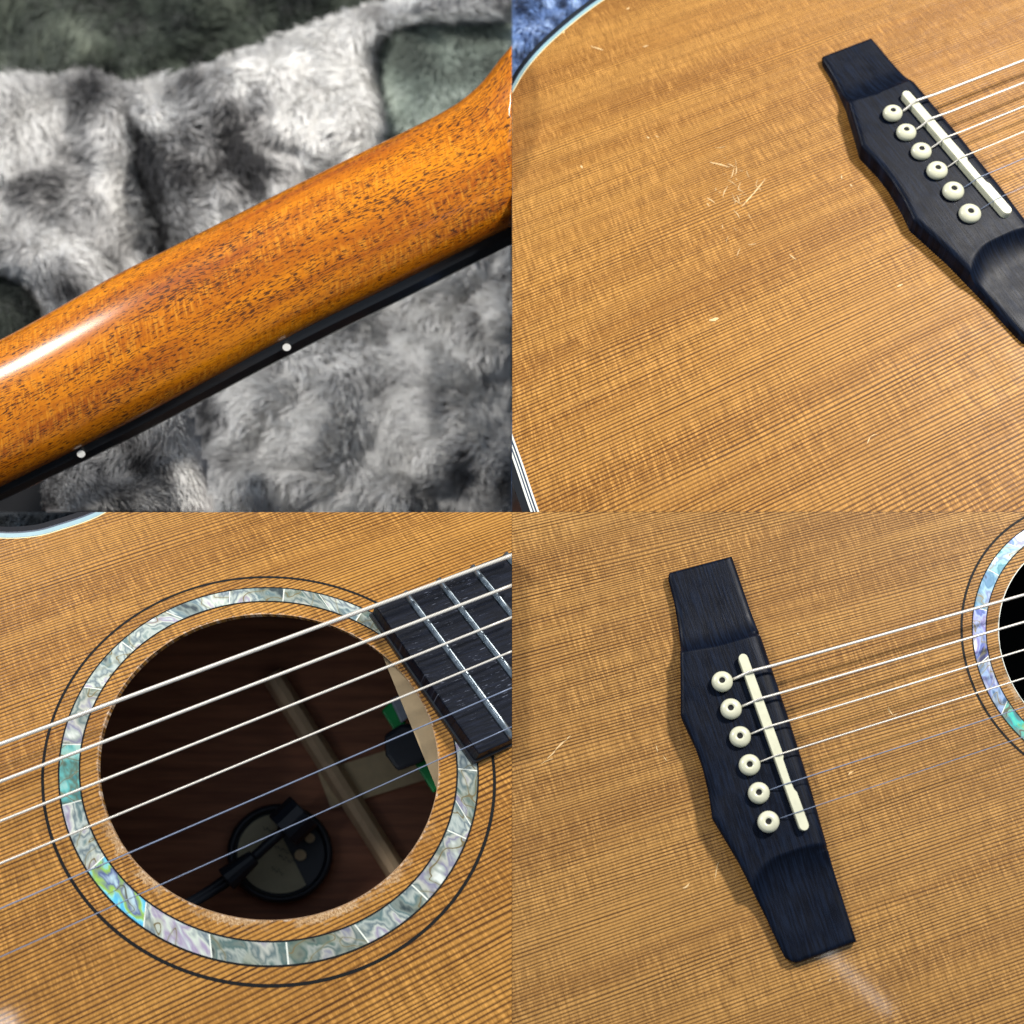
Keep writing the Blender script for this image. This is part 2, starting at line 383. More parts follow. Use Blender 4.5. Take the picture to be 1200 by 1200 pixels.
def annulus(t, r0, r1, z, a0, a1, n, skew=(0, 0)):
    bot, top = [], []
    for r, s in ((r0, 0), (r1, 1)):
        for i in range(n + 1):
            k = i / n; a = a0 + (a1 - a0)*k + (skew[0]*(1-k) + skew[1]*k) * (1 if s else -1)
            p = m2p(t, r*math.cos(a), r*math.sin(a)); bot.append(P(*p, -.03)); top.append(P(*p, z))
    v = bot + top; m = n + 1; f = []; T = 2*m
    for i in range(n):
        f += [(T+i, T+i+1, T+m+i+1, T+m+i), (i, m+i, m+i+1, i+1), (i, i+1, T+i+1, T+i), (m+i, T+m+i, T+m+i+1, m+i+1)]
    f += [(0, T, T+m, m), (n, m+n, T+m+n, T+n)]
    uv = []
    for q in range(2):
        for r in (r0, r1):
            for i in range(n+1):
                a = a0 + (a1-a0)*i/n; uv.append((r*math.cos(a), r*math.sin(a)))
    return v, f, uv
def ring(name, t, r0, r1, z, mat, parent, n=220):
    v, f, _ = annulus(t, r0, r1, z, 0, 2*math.pi, n)
    return mesh(name, v, f[:-2], mat, parent)
def string_set(t, parent, u_start, u_end, clip, from_pin, y0=-.44, s=11.24, taper=.0024):
    rad = [.68, .56, .44, .36, .23, .17]; out = []
    for i in range(6):
        yy = lambda u: y0 + (2.5 - i) * (s - taper * (u + 165.1))
        path = []
        if from_pin:
            v0 = y0 + (2.5 - i)*s
            for u, h in ((-161.5, 9.3), (-158.5, 10.5), (-155.6, 11.6 + rad[i]), (-154.2, 12.4 + rad[i]), (-152.8, 12.35 + rad[i])):
                path.append(M(t, u, v0, h))
        us = np.linspace(u_start, u_end, 24)
        for u in us: path.append(M(t, u, yy(u), 12.2 - (u + 150) * .013 + rad[i]*.5 if from_pin or True else 10))
        v, f, uv = tube_w(path, rad[i]*KS[t]*(.95 if t != 3 else .92), 8)
        out.append(mesh('string', v, f, MT['wound'] if i < 4 else MT['steel'], parent, uv, True, clip))
    return out
def box_px(name, x0, y0, x1, y1, ztop, zbot, mat, parent):   # open-topped case of wood under the soundboard
    v = [P(x0, y0, ztop), P(x1, y0, ztop), P(x1, y1, ztop), P(x0, y1, ztop), P(x0, y0, zbot), P(x1, y0, zbot), P(x1, y1, zbot), P(x0, y1, zbot)]
    f = [(0, 1, 5, 4), (1, 2, 6, 5), (2, 3, 7, 6), (3, 0, 4, 7)]
    return mesh(name, v, f, mat, parent), v
def scratches(t, parent, items, jit=0):
    v, f = [], []
    for (x0, y0, x1, y1, wd) in items:
        a, b = np.array([x0, y0]), np.array([x1, y1]); d = (b-a)/max(1e-6, np.linalg.norm(b-a)); nn = np.array([-d[1], d[0]])
        L = np.linalg.norm(b-a); seg = max(2, int(L/3)); k0 = len(v); bend = rng.uniform(-.12, .12)*L
        for k in range(seg+1):
            q = k/seg; c = a + (b-a)*q + nn*(math.sin(q*math.pi)*bend + rng.uniform(-.25, .25)); ww = wd*.62*math.sin(math.pi*(.08+.84*q))*rng.uniform(.5, 1)
            v += [P(*(c-nn*ww), .0045), P(*(c+nn*ww), .0045)]
        for k in range(seg): f.append((k0+2*k, k0+2*k+1, k0+2*k+3, k0+2*k+2))
    o = mesh('scratches', v, f, MT['scr'], parent); o['kind'] = 'stuff'; return o

# ------------------------------------------------------------------ bridge
LB = [(81, -170.0), (79.6, -171.5), (77.5, -172.3), (68, -172.8), (57.7, -174.2), (47.2, -176.1), (33.7, -180), (20.3, -184), (14.7, -183.3), (7.7, -182.3), (-.9, -182.1), (-10.9, -182.8), (-20.6, -184.3),
      (-29.8, -182.1), (-38.8, -180), (-49.2, -178.3), (-62.8, -176.2), (-73.6, -174.9), (-77.4, -174.2), (-79.7, -172), (-80.6, -170.5)]
RB = [(81, -144.5), (54, -144.5), (6, -144.6), (-21, -145.3), (-42, -146.5), (-80.6, -147.2)]
def bridge(t, parent):
    vs = np.unique(np.concatenate([np.linspace(-80.4, 80.2, 260), [79.6, 80.0, -79.9, 20.3, -20.6]]))
    Lv = np.array(LB)[::-1]; Rv = np.array(RB)[::-1]
    ks = np.array([0, .012, .03, .06] + list(np.linspace(.1, .9, 15)) + [.94, .97, .988, 1.])
    def height(u, v):
        k = (u + 184) / 39.0
        vt = 42.5 + (2.6 * max(0, .55 - k) / .55 if True else 0); vb = -(41.4 + 55 * max(0, .52 - k) ** 2 + 8*max(0, k-.76))
        if v > vt: q = v - vt
        elif v < vb: q = vb - v
        else: q = 0
        if q == 0: return 9.0
        hw = 4.1
        return hw + (9.0 - hw) * math.exp(-(q / 4.4) ** .95) if q > .0 else 9.0
    V, UVs, Fc = [], [], []
    n = len(ks)
    for v in vs:
        l = np.interp(v, Lv[:, 0], Lv[:, 1]); r = np.interp(v, Rv[:, 0], Rv[:, 1]); W = r - l
        e2 = min(v + 80.4, 80.2 - v)
        for kk in ks:
            u = l + W*kk; e = min(u - l, (r - u)*.75, e2)
            h = height(u, v); drop = 1.1 * max(0, 1 - e/1.5) ** 2
            if h > 7 and (r-u) < 5: drop += (1 - (r-u)/5)**2 * 1.6
            V.append(M(t, u, v, h - drop)); UVs.append((u, v))
    top = len(V)
    for v in vs:
        l = np.interp(v, Lv[:, 0], Lv[:, 1]); r = np.interp(v, Rv[:, 0], Rv[:, 1])
        for kk in ks: V.append(M(t, l + (r-l)*kk, v, -.5)); UVs.append((l + (r-l)*kk, v))
    m = len(vs)
    for j in range(m-1):
        for i in range(n-1):
            Fc.append((j*n+i, j*n+i+1, (j+1)*n+i+1, (j+1)*n+i)); Fc.append((top+j*n+i, top+(j+1)*n+i, top+(j+1)*n+i+1, top+j*n+i+1))
        for i in (0, n-1): Fc.append((j*n+i, (j+1)*n+i, top+(j+1)*n+i, top+j*n+i))
    for j in (0, m-1):
        for i in range(n-1): Fc.append((j*n+i, j*n+i+1, top+j*n+i+1, top+j*n+i))
    br = mesh('bridge', V, Fc, MT['ebony'], parent, UVs, True)
    mod = br.modifiers.new('edges', 'EDGE_SPLIT'); mod.split_angle = math.radians(50)
    # saddle with its compensation notch
    def sx(v): return -156.2 + (34.1 - v) * .0      # left edge of the bar
    L, Rr = -156.1, -152.9
    out = []
    for k in range(5): a = math.pi/2 + math.pi/2*(1-k/4) ; out.append((-154.5 + 1.9*math.cos(a), 33.8 + 1.9*math.sin(a)))
    for k in range(5): a = math.pi/2*(1-k/4); out.append((-154.5 + 1.9*math.cos(a), 33.8 + 1.9*math.sin(a)))
    slant = lambda v: (33.8 - v) / 68.6 * 1.5
    body = [(-152.6, -6), (-152.7, -7), (-153.3, -8), (-153.5, -16), (-153.3, -20), (-152.6, -21.5)]
    out += body
    for k in range(5): a = -math.pi/2*k/4; out.append((-154.5 + 1.9*math.cos(a), -33.9 + 1.9*math.sin(a)))
    for k in range(5): a = -math.pi/2 - math.pi/2*k/4; out.append((-154.5 + 1.9*math.cos(a), -33.9 + 1.9*math.sin(a)))
    out = [(u + slant(v) - .2, v) for u, v in out][::-1]
    cx = lambda u, v, k: (-154.5 + slant(v) + (u + 154.5 - slant(v))*k, v*.996 if k < 1 else v)
    bot = [M(t, u, v, 8.5) for u, v in out]; top1 = [M(t, u, v, 11.3) for u, v in out]; top2 = [M(t, *cx(u, v, .9), 12.1) for u, v in out]
    nn = len(out); v_ = bot + top1 + top2
    f_ = [tuple(range(2*nn, 3*nn))] + [(i, (i+1) % nn, nn+(i+1) % nn, nn+i) for i in range(nn)] + [(nn+i, nn+(i+1) % nn, 2*nn+(i+1) % nn, 2*nn+i) for i in range(nn)]
    mesh('saddle', v_, f_, MT['bone'], br)
    # pins
    prof = [(2.6, 8.0), (2.6, 9.3), (3.8, 9.5), (4.05, 10.2), (4.05, 11.0), (3.75, 11.8), (3.05, 12.45), (2.1, 12.8), (1.2, 12.9), (1.15, 12.65), (.0, 12.6)]
    for i in range(6):
        u0, v0 = -165.1, -.44 + (2.5-i)*11.24; V = []; Fc = []; N = 28
        du, dv = random.uniform(-.25, .25), random.uniform(-.25, .25); hh = random.uniform(-.5, .5)
        for r, h in prof:
            q = max(0, (h - 9) / 5)
            for k in range(N): V.append(M(t, u0 + du*q + r*math.cos(2*math.pi*k/N), v0 + dv*q + r*math.sin(2*math.pi*k/N), h + (hh if h > 9.4 else 0)))
        for j in range(len(prof)-1):
            for k in range(N): Fc.append((j*N+k, j*N+(k+1) % N, (j+1)*N+(k+1) % N, (j+1)*N+k))
        nb = (len(prof)-3)*N
        o = mesh('bridge_pin', V, Fc, MT['bone'], br, None, True)
        o.data.materials.append(MT['darkhole'])
        # the dark bore in the head of the pin
        cw = np.array(M(t, u0 + du, v0 + dv, 12.65 + hh)) - base_of(br)
        for p in o.data.polygons:
            if (np.array(p.center) - cw)[:2] @ (np.array(p.center) - cw)[:2] < (1.17*KS[t])**2 and p.center[2] > cw[2] - .5*KS[t]: p.material_index = 1
        # ball-end slot: short stub of winding beside the pin
    return br

# ------------------------------------------------------------------ guitar, tile with hole and fretboard (lower left)
BG = np.zeros(3)
g3 = thing('acoustic_guitar', tuple(P(313, 898, -4)), 'acoustic guitar with orange cedar top around an abalone ringed soundhole, fretboard end at its right', 'guitar', 'acoustic guitar tops')
cut3 = catmull([(-150, 606), (-60, 624), (0, 631), (41.7, 629), (73, 620.8), (104, 610.4), (125, 600), (160, 575)], 6)
c3in = [tuple(p) for p in cut3 if p[1] > 600 and p[0] > -149][::-1]
poly3 = [(122.5, 600.3)] + [p for p in c3in if p[0] < 122] + [(-150, 606), (-150, 1350), (599.8, 1350), (599.8, 600.2)]
cen3 = np.array(m2p(3, 0, 0)); board(3, poly3, cen3, True, MT['top3'], g3)
for o0, o1, mt, z, nm in ((0, 1.3, 'bind_cream', .004, 'purfling'), (1.3, 6.2, 'bind_blue', .008, 'binding'), (6.2, 8, 'bind_black', .006, 'purfling')):
    strip(nm, 3, cut3, o0, o1, z, -.2, MT[mt], g3, ['y>'], (300, 900))
strip('side', 3, cut3, 8, 14, -.0, -3.2, MT['blackside'], g3, ['y>'], (300, 900), .05)
RS0, RS1, RL = 55.5, 61.0, 65.85
def angle_of(t, px, py):
    q = p2m(t, px, py); return math.atan2(q[1], q[0])
def rosette(t, parent, joints, hw, n_line=.42):
    rs = mesh('rosette', *annulus(t, RL - n_line, RL + n_line, .004, 0, 2*math.pi, 240)[:2], MT['black'], parent)
    ring('ring_line', t, RS0 - .45, RS0, .006, MT['black'], rs); ring('ring_line', t, RS1, RS1 + .45, .006, MT['black'], rs)
    js = sorted([(angle_of(t, *p) % (2*math.pi), mt, sk) for p, mt, sk in joints])
    for i, (a, mt, sk) in enumerate(js):
        b, _, sk2 = js[(i+1) % len(js)]
        if b <= a: b += 2*math.pi
        v, f, uv = annulus(t, RS0, RS1, .005, a + .004, b - .004, max(3, int((b-a)*30)), (sk, sk2))
        mesh('shell_piece', v, f, MT[mt], rs, uv)
    ring('shell_joint_bed', t, RS0 + .01, RS1 - .01, .002, MT['joint'], rs)
    return rs
# joint list: where a piece starts (going round) and what the piece looks like
J3 = [((102, 804), 'shell', .01), ((144, 753), 'shell', .0), ((200, 714), 'shell', .03), ((267, 692), 'shell', -.01), ((333, 690), 'shell', 0), ((384, 698), 'shell', .05), ((426, 714), 'shell', 0),
      ((470, 745), 'shell', .0), ((512, 795), 'shell', .0), ((540, 840), 'shell', .02), ((559, 903), 'shell', 0), ((553, 955), 'shell', -.05), ((545, 982), 'shell', .0), ((500, 1053), 'shell', .0),
      ((429, 1104), 'shell', .01), ((338, 1130), 'shell', .0), ((243, 1120), 'shell', .02), ((163, 1080), 'shell', .03), ((104, 1018), 'shell_vivid', .01), ((76, 943), 'shell', 0), ((73, 872), 'shell_teal', 0)]
# metric angles grow anticlockwise: the material of a joint belongs to the piece anticlockwise of it
rosette(3, g3, J3, 0)
ring('soundhole_edge', 3, 49.85, 50.0, .003, MT['raw'], g3)
# the fretboard end
def slab(t, us, vs_, h0, h1, mat, name, parent, clip, bevel=0):
    (u0, u1), (v0, v1) = us, vs_; N = 10; bot, top, uvb = [], [], []
    pts = [(u0, v0 + (v1-v0)*k/N) for k in range(N)] + [(u0 + (u1-u0)*k/N, v1) for k in range(N)] + [(u1, v1 + (v0-v1)*k/N) for k in range(N)] + [(u1 + (u0-u1)*k/N, v0) for k in range(N)]
    for u, v in pts: bot.append(M(t, u, v, h0)); top.append(M(t, u, v, h1)); uvb.append((u, v))
    v, f = prism(bot, top); return mesh(name, v, f, mat, parent, uvb*2, clip=clip, bevel=bevel)
fb = slab(3, (51.9, 125), (-29.6, 29.7), 0.1, 6.0, MT['fb'], 'fretboard', g3, ['x<', 'y>'], .02)
slab(3, (51.2, 125), (-30.2, 30.2), 0.0, 1.6, MT['blackside'], 'fretboard_base', fb, ['x<', 'y>'], .01)
for uf in (63.2, 75.8, 89.0, 102.2, 116.2):
    V, Fc = [], []; N = 9; prof = [(-1.15, 5.9), (-1.0, 6.5), (-.5, 7.05), (0, 7.2), (.5, 7.05), (1.0, 6.5), (1.15, 5.9)]
    vv = np.linspace(-29.4, 29.5, N)
    for y in vv:
        for du, h in prof: V.append(M(3, uf+du, y, h))
    k = len(prof)
    for j in range(N-1):
        for i in range(k): Fc.append((j*k+i, j*k+(i+1) % k, (j+1)*k+(i+1) % k, (j+1)*k+i))
    Fc += [tuple(range(k)), tuple(range((N-1)*k, N*k))]
    fo = mesh('fret', V, Fc, MT['nickel'], fb, None, True, ['x<', 'y>'])
string_set(3, g3, -130, 120, ['x<', 'y>'], False)
# inside of the body
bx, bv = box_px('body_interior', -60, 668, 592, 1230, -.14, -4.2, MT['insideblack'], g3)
back = mesh('back_panel', [P(-150, 604, -4.2), P(590, 604, -4.2), P(590, 1300, -4.2), P(-150, 1300, -4.2)], [(0, 1, 2, 3)], MT['inner'], g3)
def bar_px(name, a, b, wpx, z0, z1, mat, parent, roundtop=False):
    a, b = np.array(a, float), np.array(b, float); d = (b-a)/np.linalg.norm(b-a); nn = np.array([-d[1], d[0]])
    prof = [(-1, z0), (-1, z0 + (z1-z0)*.5), (-.55, z0 + (z1-z0)*.9), (0, z1), (.55, z0 + (z1-z0)*.9), (1, z0 + (z1-z0)*.5), (1, z0)] if roundtop else [(-1, z0), (-1, z1), (1, z1), (1, z0)]
    V = []; k = len(prof)
    for e in (a, b):
        for s, z in prof: V.append(P(*(e + nn*s*wpx/2), z))
    f = [(i, (i+1) % k, k+(i+1) % k, k+i) for i in range(k)] + [tuple(range(k)), tuple(range(2*k-1, k-1, -1))]
    return mesh(name, V, f, mat, parent, smooth=False)
bar_px('brace', (318, 790), (492, 1065), 26, -4.2, -3.75, MT['brace'], back, True)
mesh('center_reinforcement', prism([P(x, y, -4.19) for x, y in ((388, 948), (372, 905), (560, 845), (575, 890))], [P(x, y, -4.08) for x, y in ((388, 948), (372, 905), (560, 845), (575, 890))])[0], prism([0]*4, [0]*4)[1], MT['patch'], back)
nb = mesh('neck_block', *prism([P(x, y, -2.2) for x, y in ((440, 752), (596, 752), (596, 925), (528, 925))], [P(x, y, -.2) for x, y in ((449, 770), (596, 740), (596, 935), (512, 925))]), MT['maple'], g3)

# things inside the body
disc = thing('round_transducer', tuple(P(327, 985, -4.18)), 'round black rimmed disc with cream handwritten paper lying inside the soundhole', 'disc')
def px_circle(cx, cy, r, z, n=40, a0=0, a1=2*math.pi, asp=.94):
    return [P(cx + r*math.cos(a), cy + r*asp*math.sin(a), z) for a in np.linspace(a0, a1, n, endpoint=(a1-a0) < 6)]
mesh('base_disc', *prism(px_circle(328, 1000, 61, -4.18), px_circle(328, 1000, 61, -4.06)), MT['rubber'], disc)
N = 48; V = []; prof = [(62, -4.18), (62, -3.95), (58, -3.86), (54, -3.9), (52, -4.06)]
for r, z in prof: V += px_circle(328, 1000, r, z, N)
mesh('rim', V, [(j*N+i, j*N+(i+1) % N, (j+1)*N+(i+1) % N, (j+1)*N+i) for j in range(len(prof)-1) for i in range(N)], MT['rubber'], disc, smooth=True)
arc = [(328 + 50*math.cos(a), 1000 + 47*math.sin(a)) for a in np.linspace(math.radians(52), math.radians(258), 30)]
lab = mesh('paper_label', *prism([P(x, y, -4.05) for x, y in arc], [P(x, y, -4.02) for x, y in arc]), MT['label'], disc)
V, Fc = [], []
for row, (x0, y0, ln) in enumerate(((308, 970, 22), (322, 992, 34), (326, 1003, 20), (318, 1018, 14))):
    k0 = len(V); n = int(ln*1.5)
    for k in range(n):
        x = x0 + k/1.5 + math.sin(k*1.3)*1.2; y = y0 + k*.28 + math.sin(k*1.9 + row)*2.4 - (k % 7 == 0)*2
        V += [P(x, y-.45, -4.016), P(x, y+.45, -4.016)]
    Fc += [(k0+2*k, k0+2*k+1, k0+2*k+3, k0+2*k+2) for k in range(n-1)]
mesh('handwriting', V, Fc, MT['ink'], lab)
for cx, cy, r in ((352, 1002, 7), (363, 982, 6)):
    mesh('solder_pad', *prism(px_circle(cx, cy, r, -4.06, 16), px_circle(cx, cy, r, -3.98, 16)), MT['patch'], disc)
cab = thing('pickup_cable', tuple(P(330, 960, -3.6)), 'black plug and twin cable crossing the round disc inside the soundhole', 'cable')
def cone_px(name, a, b, ra, rb, z, mat, parent, n=14, segs=1):
    pa, pb = P(*a, z), P(*b, z); v, f, _ = tube_w([pa + (pb-pa)*k/segs for k in range(segs+1)], [ra + (rb-ra)*k/segs for k in range(segs+1)], n); return mesh(name, v, f, mat, parent, smooth=False, bevel=.02)
cone_px('plug', (356, 950), (331, 974), .27, .27, -3.4, MT['rubber'], cab)
cone_px('strain_relief', (331, 974), (298, 1004), .07, .07, -3.4, MT['rubber'], cab)
cone_px('cable_boot', (298, 1004), (265, 1031), .10, .17, -3.4, MT['rubber'], cab)
for q in (0, 1):
    pts = catmull([(266+q*3, 1028+q*5), (240, 1046+q*5), (215-q*4, 1060+q*9), (170, 1080+q*16), (110, 1090+q*26)], 6)
    v, f, _ = tube_w([P(*p, -3.45) for p in pts], .055); mesh('wire', v, f, MT['rubber'], cab, smooth=True)
bat = thing('battery_holder', tuple(P(480, 870, -3.6)), 'green and black battery holder fixed by the neck block inside the soundhole', 'battery holder')
def quad_block(name, pts, z0, z1, mat, parent):
    return mesh(name, *prism([P(x, y, z0) for x, y in pts], [P(x, y, z1) for x, y in pts]), mat, parent, bevel=.03)
quad_block('green_cell', [(447, 833), (459, 821), (520, 918), (508, 930)], -3.6, -2.9, MT['green'], bat)
quad_block('silver_cap', [(457, 820), (468, 814), (482, 838), (470, 848)], -3.5, -2.8, MT['silver'], bat)
mesh('black_clip', *prism([P(x, y, -3.4) for x, y in ((450, 862), (470, 848), (496, 850), (508, 878), (495, 893), (466, 904), (452, 885))], [P(x, y, -2.6) for x, y in ((450, 862), (470, 848), (496, 850), (508, 878), (495, 893), (466, 904), (452, 885))]), MT['rubber'], bat, bevel=.05)

# ------------------------------------------------------------------ guitar with bridge and part of the soundhole (lower right)
g4 = thing('acoustic_guitar', tuple(P(900, 880, -4)), 'acoustic guitar top with the whole black ebony bridge and the left arc of its rosette', 'guitar', 'acoustic guitar tops')
poly4 = [(600.2, 600.2), (1520, 600.2), (1520, 1360), (600.2, 1360)]
cen4 = np.array(m2p(4, 0, 0)); board(4, poly4, cen4, True, MT['top4'], g4)
J4 = [((1200, 620), 'shell_blue', 0), ((1184, 634), 'shell_blue', .03), ((1160, 668), 'shell_blue', 0), ((1143, 712), 'shell_blue', 0), ((1144, 775), 'shell_blue', .03), ((1172, 832), 'shell_vivid', .03), ((1210, 880), 'shell_blue', 0), ((1290, 905), 'shell_blue', 0),
      ((1360, 880), 'shell_blue', 0), ((1400, 780), 'shell_blue', 0), ((1370, 660), 'shell_blue', 0), ((1290, 610), 'shell_blue', 0)]
rosette(4, g4, J4, 0, .5)
ring('soundhole_edge', 4, 49.7, 50.0, .006, MT['joint'], g4)
bridge(4, g4)
string_set(4, g4, -145, 40, None, True)
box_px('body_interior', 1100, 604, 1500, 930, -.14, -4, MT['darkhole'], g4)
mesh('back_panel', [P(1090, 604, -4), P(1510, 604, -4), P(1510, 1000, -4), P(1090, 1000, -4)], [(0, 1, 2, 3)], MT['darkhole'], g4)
box_px('side', 602, 603, 1515, 1355, -.135, -4, MT['blackside'], g4)
scratches(4, g4, [(641, 889, 651, 879, 1.6), (651, 879, 664, 867, 1.8), (664, 867, 669, 862, 1.2), (633, 896, 648, 889, 1.0), (769, 873, 771, 881, 1.2), (777, 886, 782, 892, 1.2),
    (800, 1041, 808, 1035, 2.2), (1040, 831, 1046, 838, 1.4), (1046, 838, 1052, 836, 1.0), (1041, 828, 1042, 835, 1.0), (994, 908, 1000, 904, 2.5), (902, 658, 904, 656, 1.6), (934, 742, 936, 743, 1.8), (1126, 609, 1128, 610, 2), (838, 1030, 842, 1010, .9), (971, 1150, 974, 1147, 1.5)])

# ------------------------------------------------------------------ guitar with worn top (upper right)
g2 = thing('acoustic_guitar', tuple(P(900, 300, -3)), 'acoustic guitar top with pale scratches and its bridge running off the right edge', 'guitar', 'acoustic guitar tops')
e2a = catmull([(540, 210), (575, 151), (600, 110), (615, 84.5), (634, 61.5), (656, 40.5), (681, 19.5), (708, 0), (745, -23), (785, -43), (880, -80), (1000, -115), (1130, -125)], 6)
e2b = catmull([(560, 390), (588, 470), (600, 507.5), (612.5, 542.5), (632, 600), (655, 660)], 6)
poly2 = [tuple(p) for p in e2a if p[0] > 600.4] + [(1400, -125), (1400, 599.8), (631.9, 599.8)] + [tuple(p) for p in e2b[::-1] if p[0] > 600.4 and p[1] < 599] + [(600.3, 508.5), (600.3, 109.8)]
board(2, poly2, (900, 300), False, MT['top2'], g2)
for crv, spec in ((e2a, ((0, 1.0, 'bind_cream', .004, 'purfling'), (1.0, 4.4, 'bind_blue', .008, 'binding'), (4.4, 5.6, 'bind_black', .006, 'purfling'))),
                  (e2b, ((0, 2.2, 'bind_white', .006, 'purfling'), (2.2, 4.2, 'bind_black', .004, 'purfling'), (4.2, 5.6, 'bind_white', .006, 'purfling'), (5.6, 7.2, 'bind_black', .004, 'purfling'), (7.2, 9.6, 'bind_white', .008, 'binding')))):
    for o0, o1, mt, z, nm in spec: strip(nm, 2, crv, o0, o1, z, -.2, MT[mt], g2, ['x>', 'y<'], (900, 300))
    oo = spec[-1][1]
    strip('side', 2, crv, oo, oo + (4 if crv is e2a else 9), 0, -2.6, MT['blackside'], g2, ['x>', 'y<'], (900, 300), .06)
bridge(2, g2)
string_set(2, g2, -145, 10, None, True)
sc = [(869, 242, 897, 210, 1.6), (832, 190, 855, 196, 1.6), (828, 232, 838, 238, 1.2), (761, 162, 758, 160, 1.5), (768, 159, 772, 161, 1.3), (680, 194, 683, 197, 2), (831, 375, 842, 373, 4), (1051, 336, 1058, 333, 2.2),
      (658, 38, 662, 37, 3), (692, 54, 707, 59, 1.4), (734, 11, 738, 9, 1.6), (753, 55, 760, 53, 1.4), (986, 205, 987, 210, 1.8), (996, 216, 999, 218, 1.8), (925, 298, 933, 304, 1.3), (1016, 520, 1020, 512, 1.4), (1020, 512, 1028, 509, 1.0), (1064, 539, 1066, 540, 2)]
for k in range(34): 
    x, y = rng.normal(862, 16), rng.normal(230, 30); sc.append((x, y, x + rng.normal(3, 5), y + rng.normal(5, 5), rng.uniform(.4, 1.2)))
scratches(2, g2, sc)

# ------------------------------------------------------------------ plush: panels and fur
def vnoise(x, y, seed, scale):          # smooth value noise, vectorised
    x = np.asarray(x)/scale; y = np.asarray(y)/scale; r = np.random.default_rng(seed).random((256, 256))
    xi = np.floor(x).astype(int); yi = np.floor(y).astype(int); fx = x-xi; fy = y-yi; fx = fx*fx*(3-2*fx); fy = fy*fy*(3-2*fy)
    g = lambda a, b: r[a % 256, b % 256]
    return (g(xi, yi)*(1-fx) + g(xi+1, yi)*fx)*(1-fy) + (g(xi, yi+1)*(1-fx) + g(xi+1, yi+1)*fx)*fy
def seg_dist(x, y, poly):
    d = np.full(x.shape, 1e9); inside = np.zeros(x.shape, bool); n = len(poly)
    for i in range(n):
        x0, y0 = poly[i]; x1, y1 = poly[(i+1) % n]; ex, ey = x1-x0, y1-y0
        t = np.clip(((x-x0)*ex + (y-y0)*ey)/(ex*ex+ey*ey+1e-9), 0, 1); d = np.minimum(d, np.hypot(x-x0-t*ex, y-y0-t*ey))
        c = ((y0 > y) != (y1 > y)) & (x < (x1-x0)*(y-y0)/((y1-y0)+1e-12) + x0); inside ^= c
    return np.where(inside, d, -d)
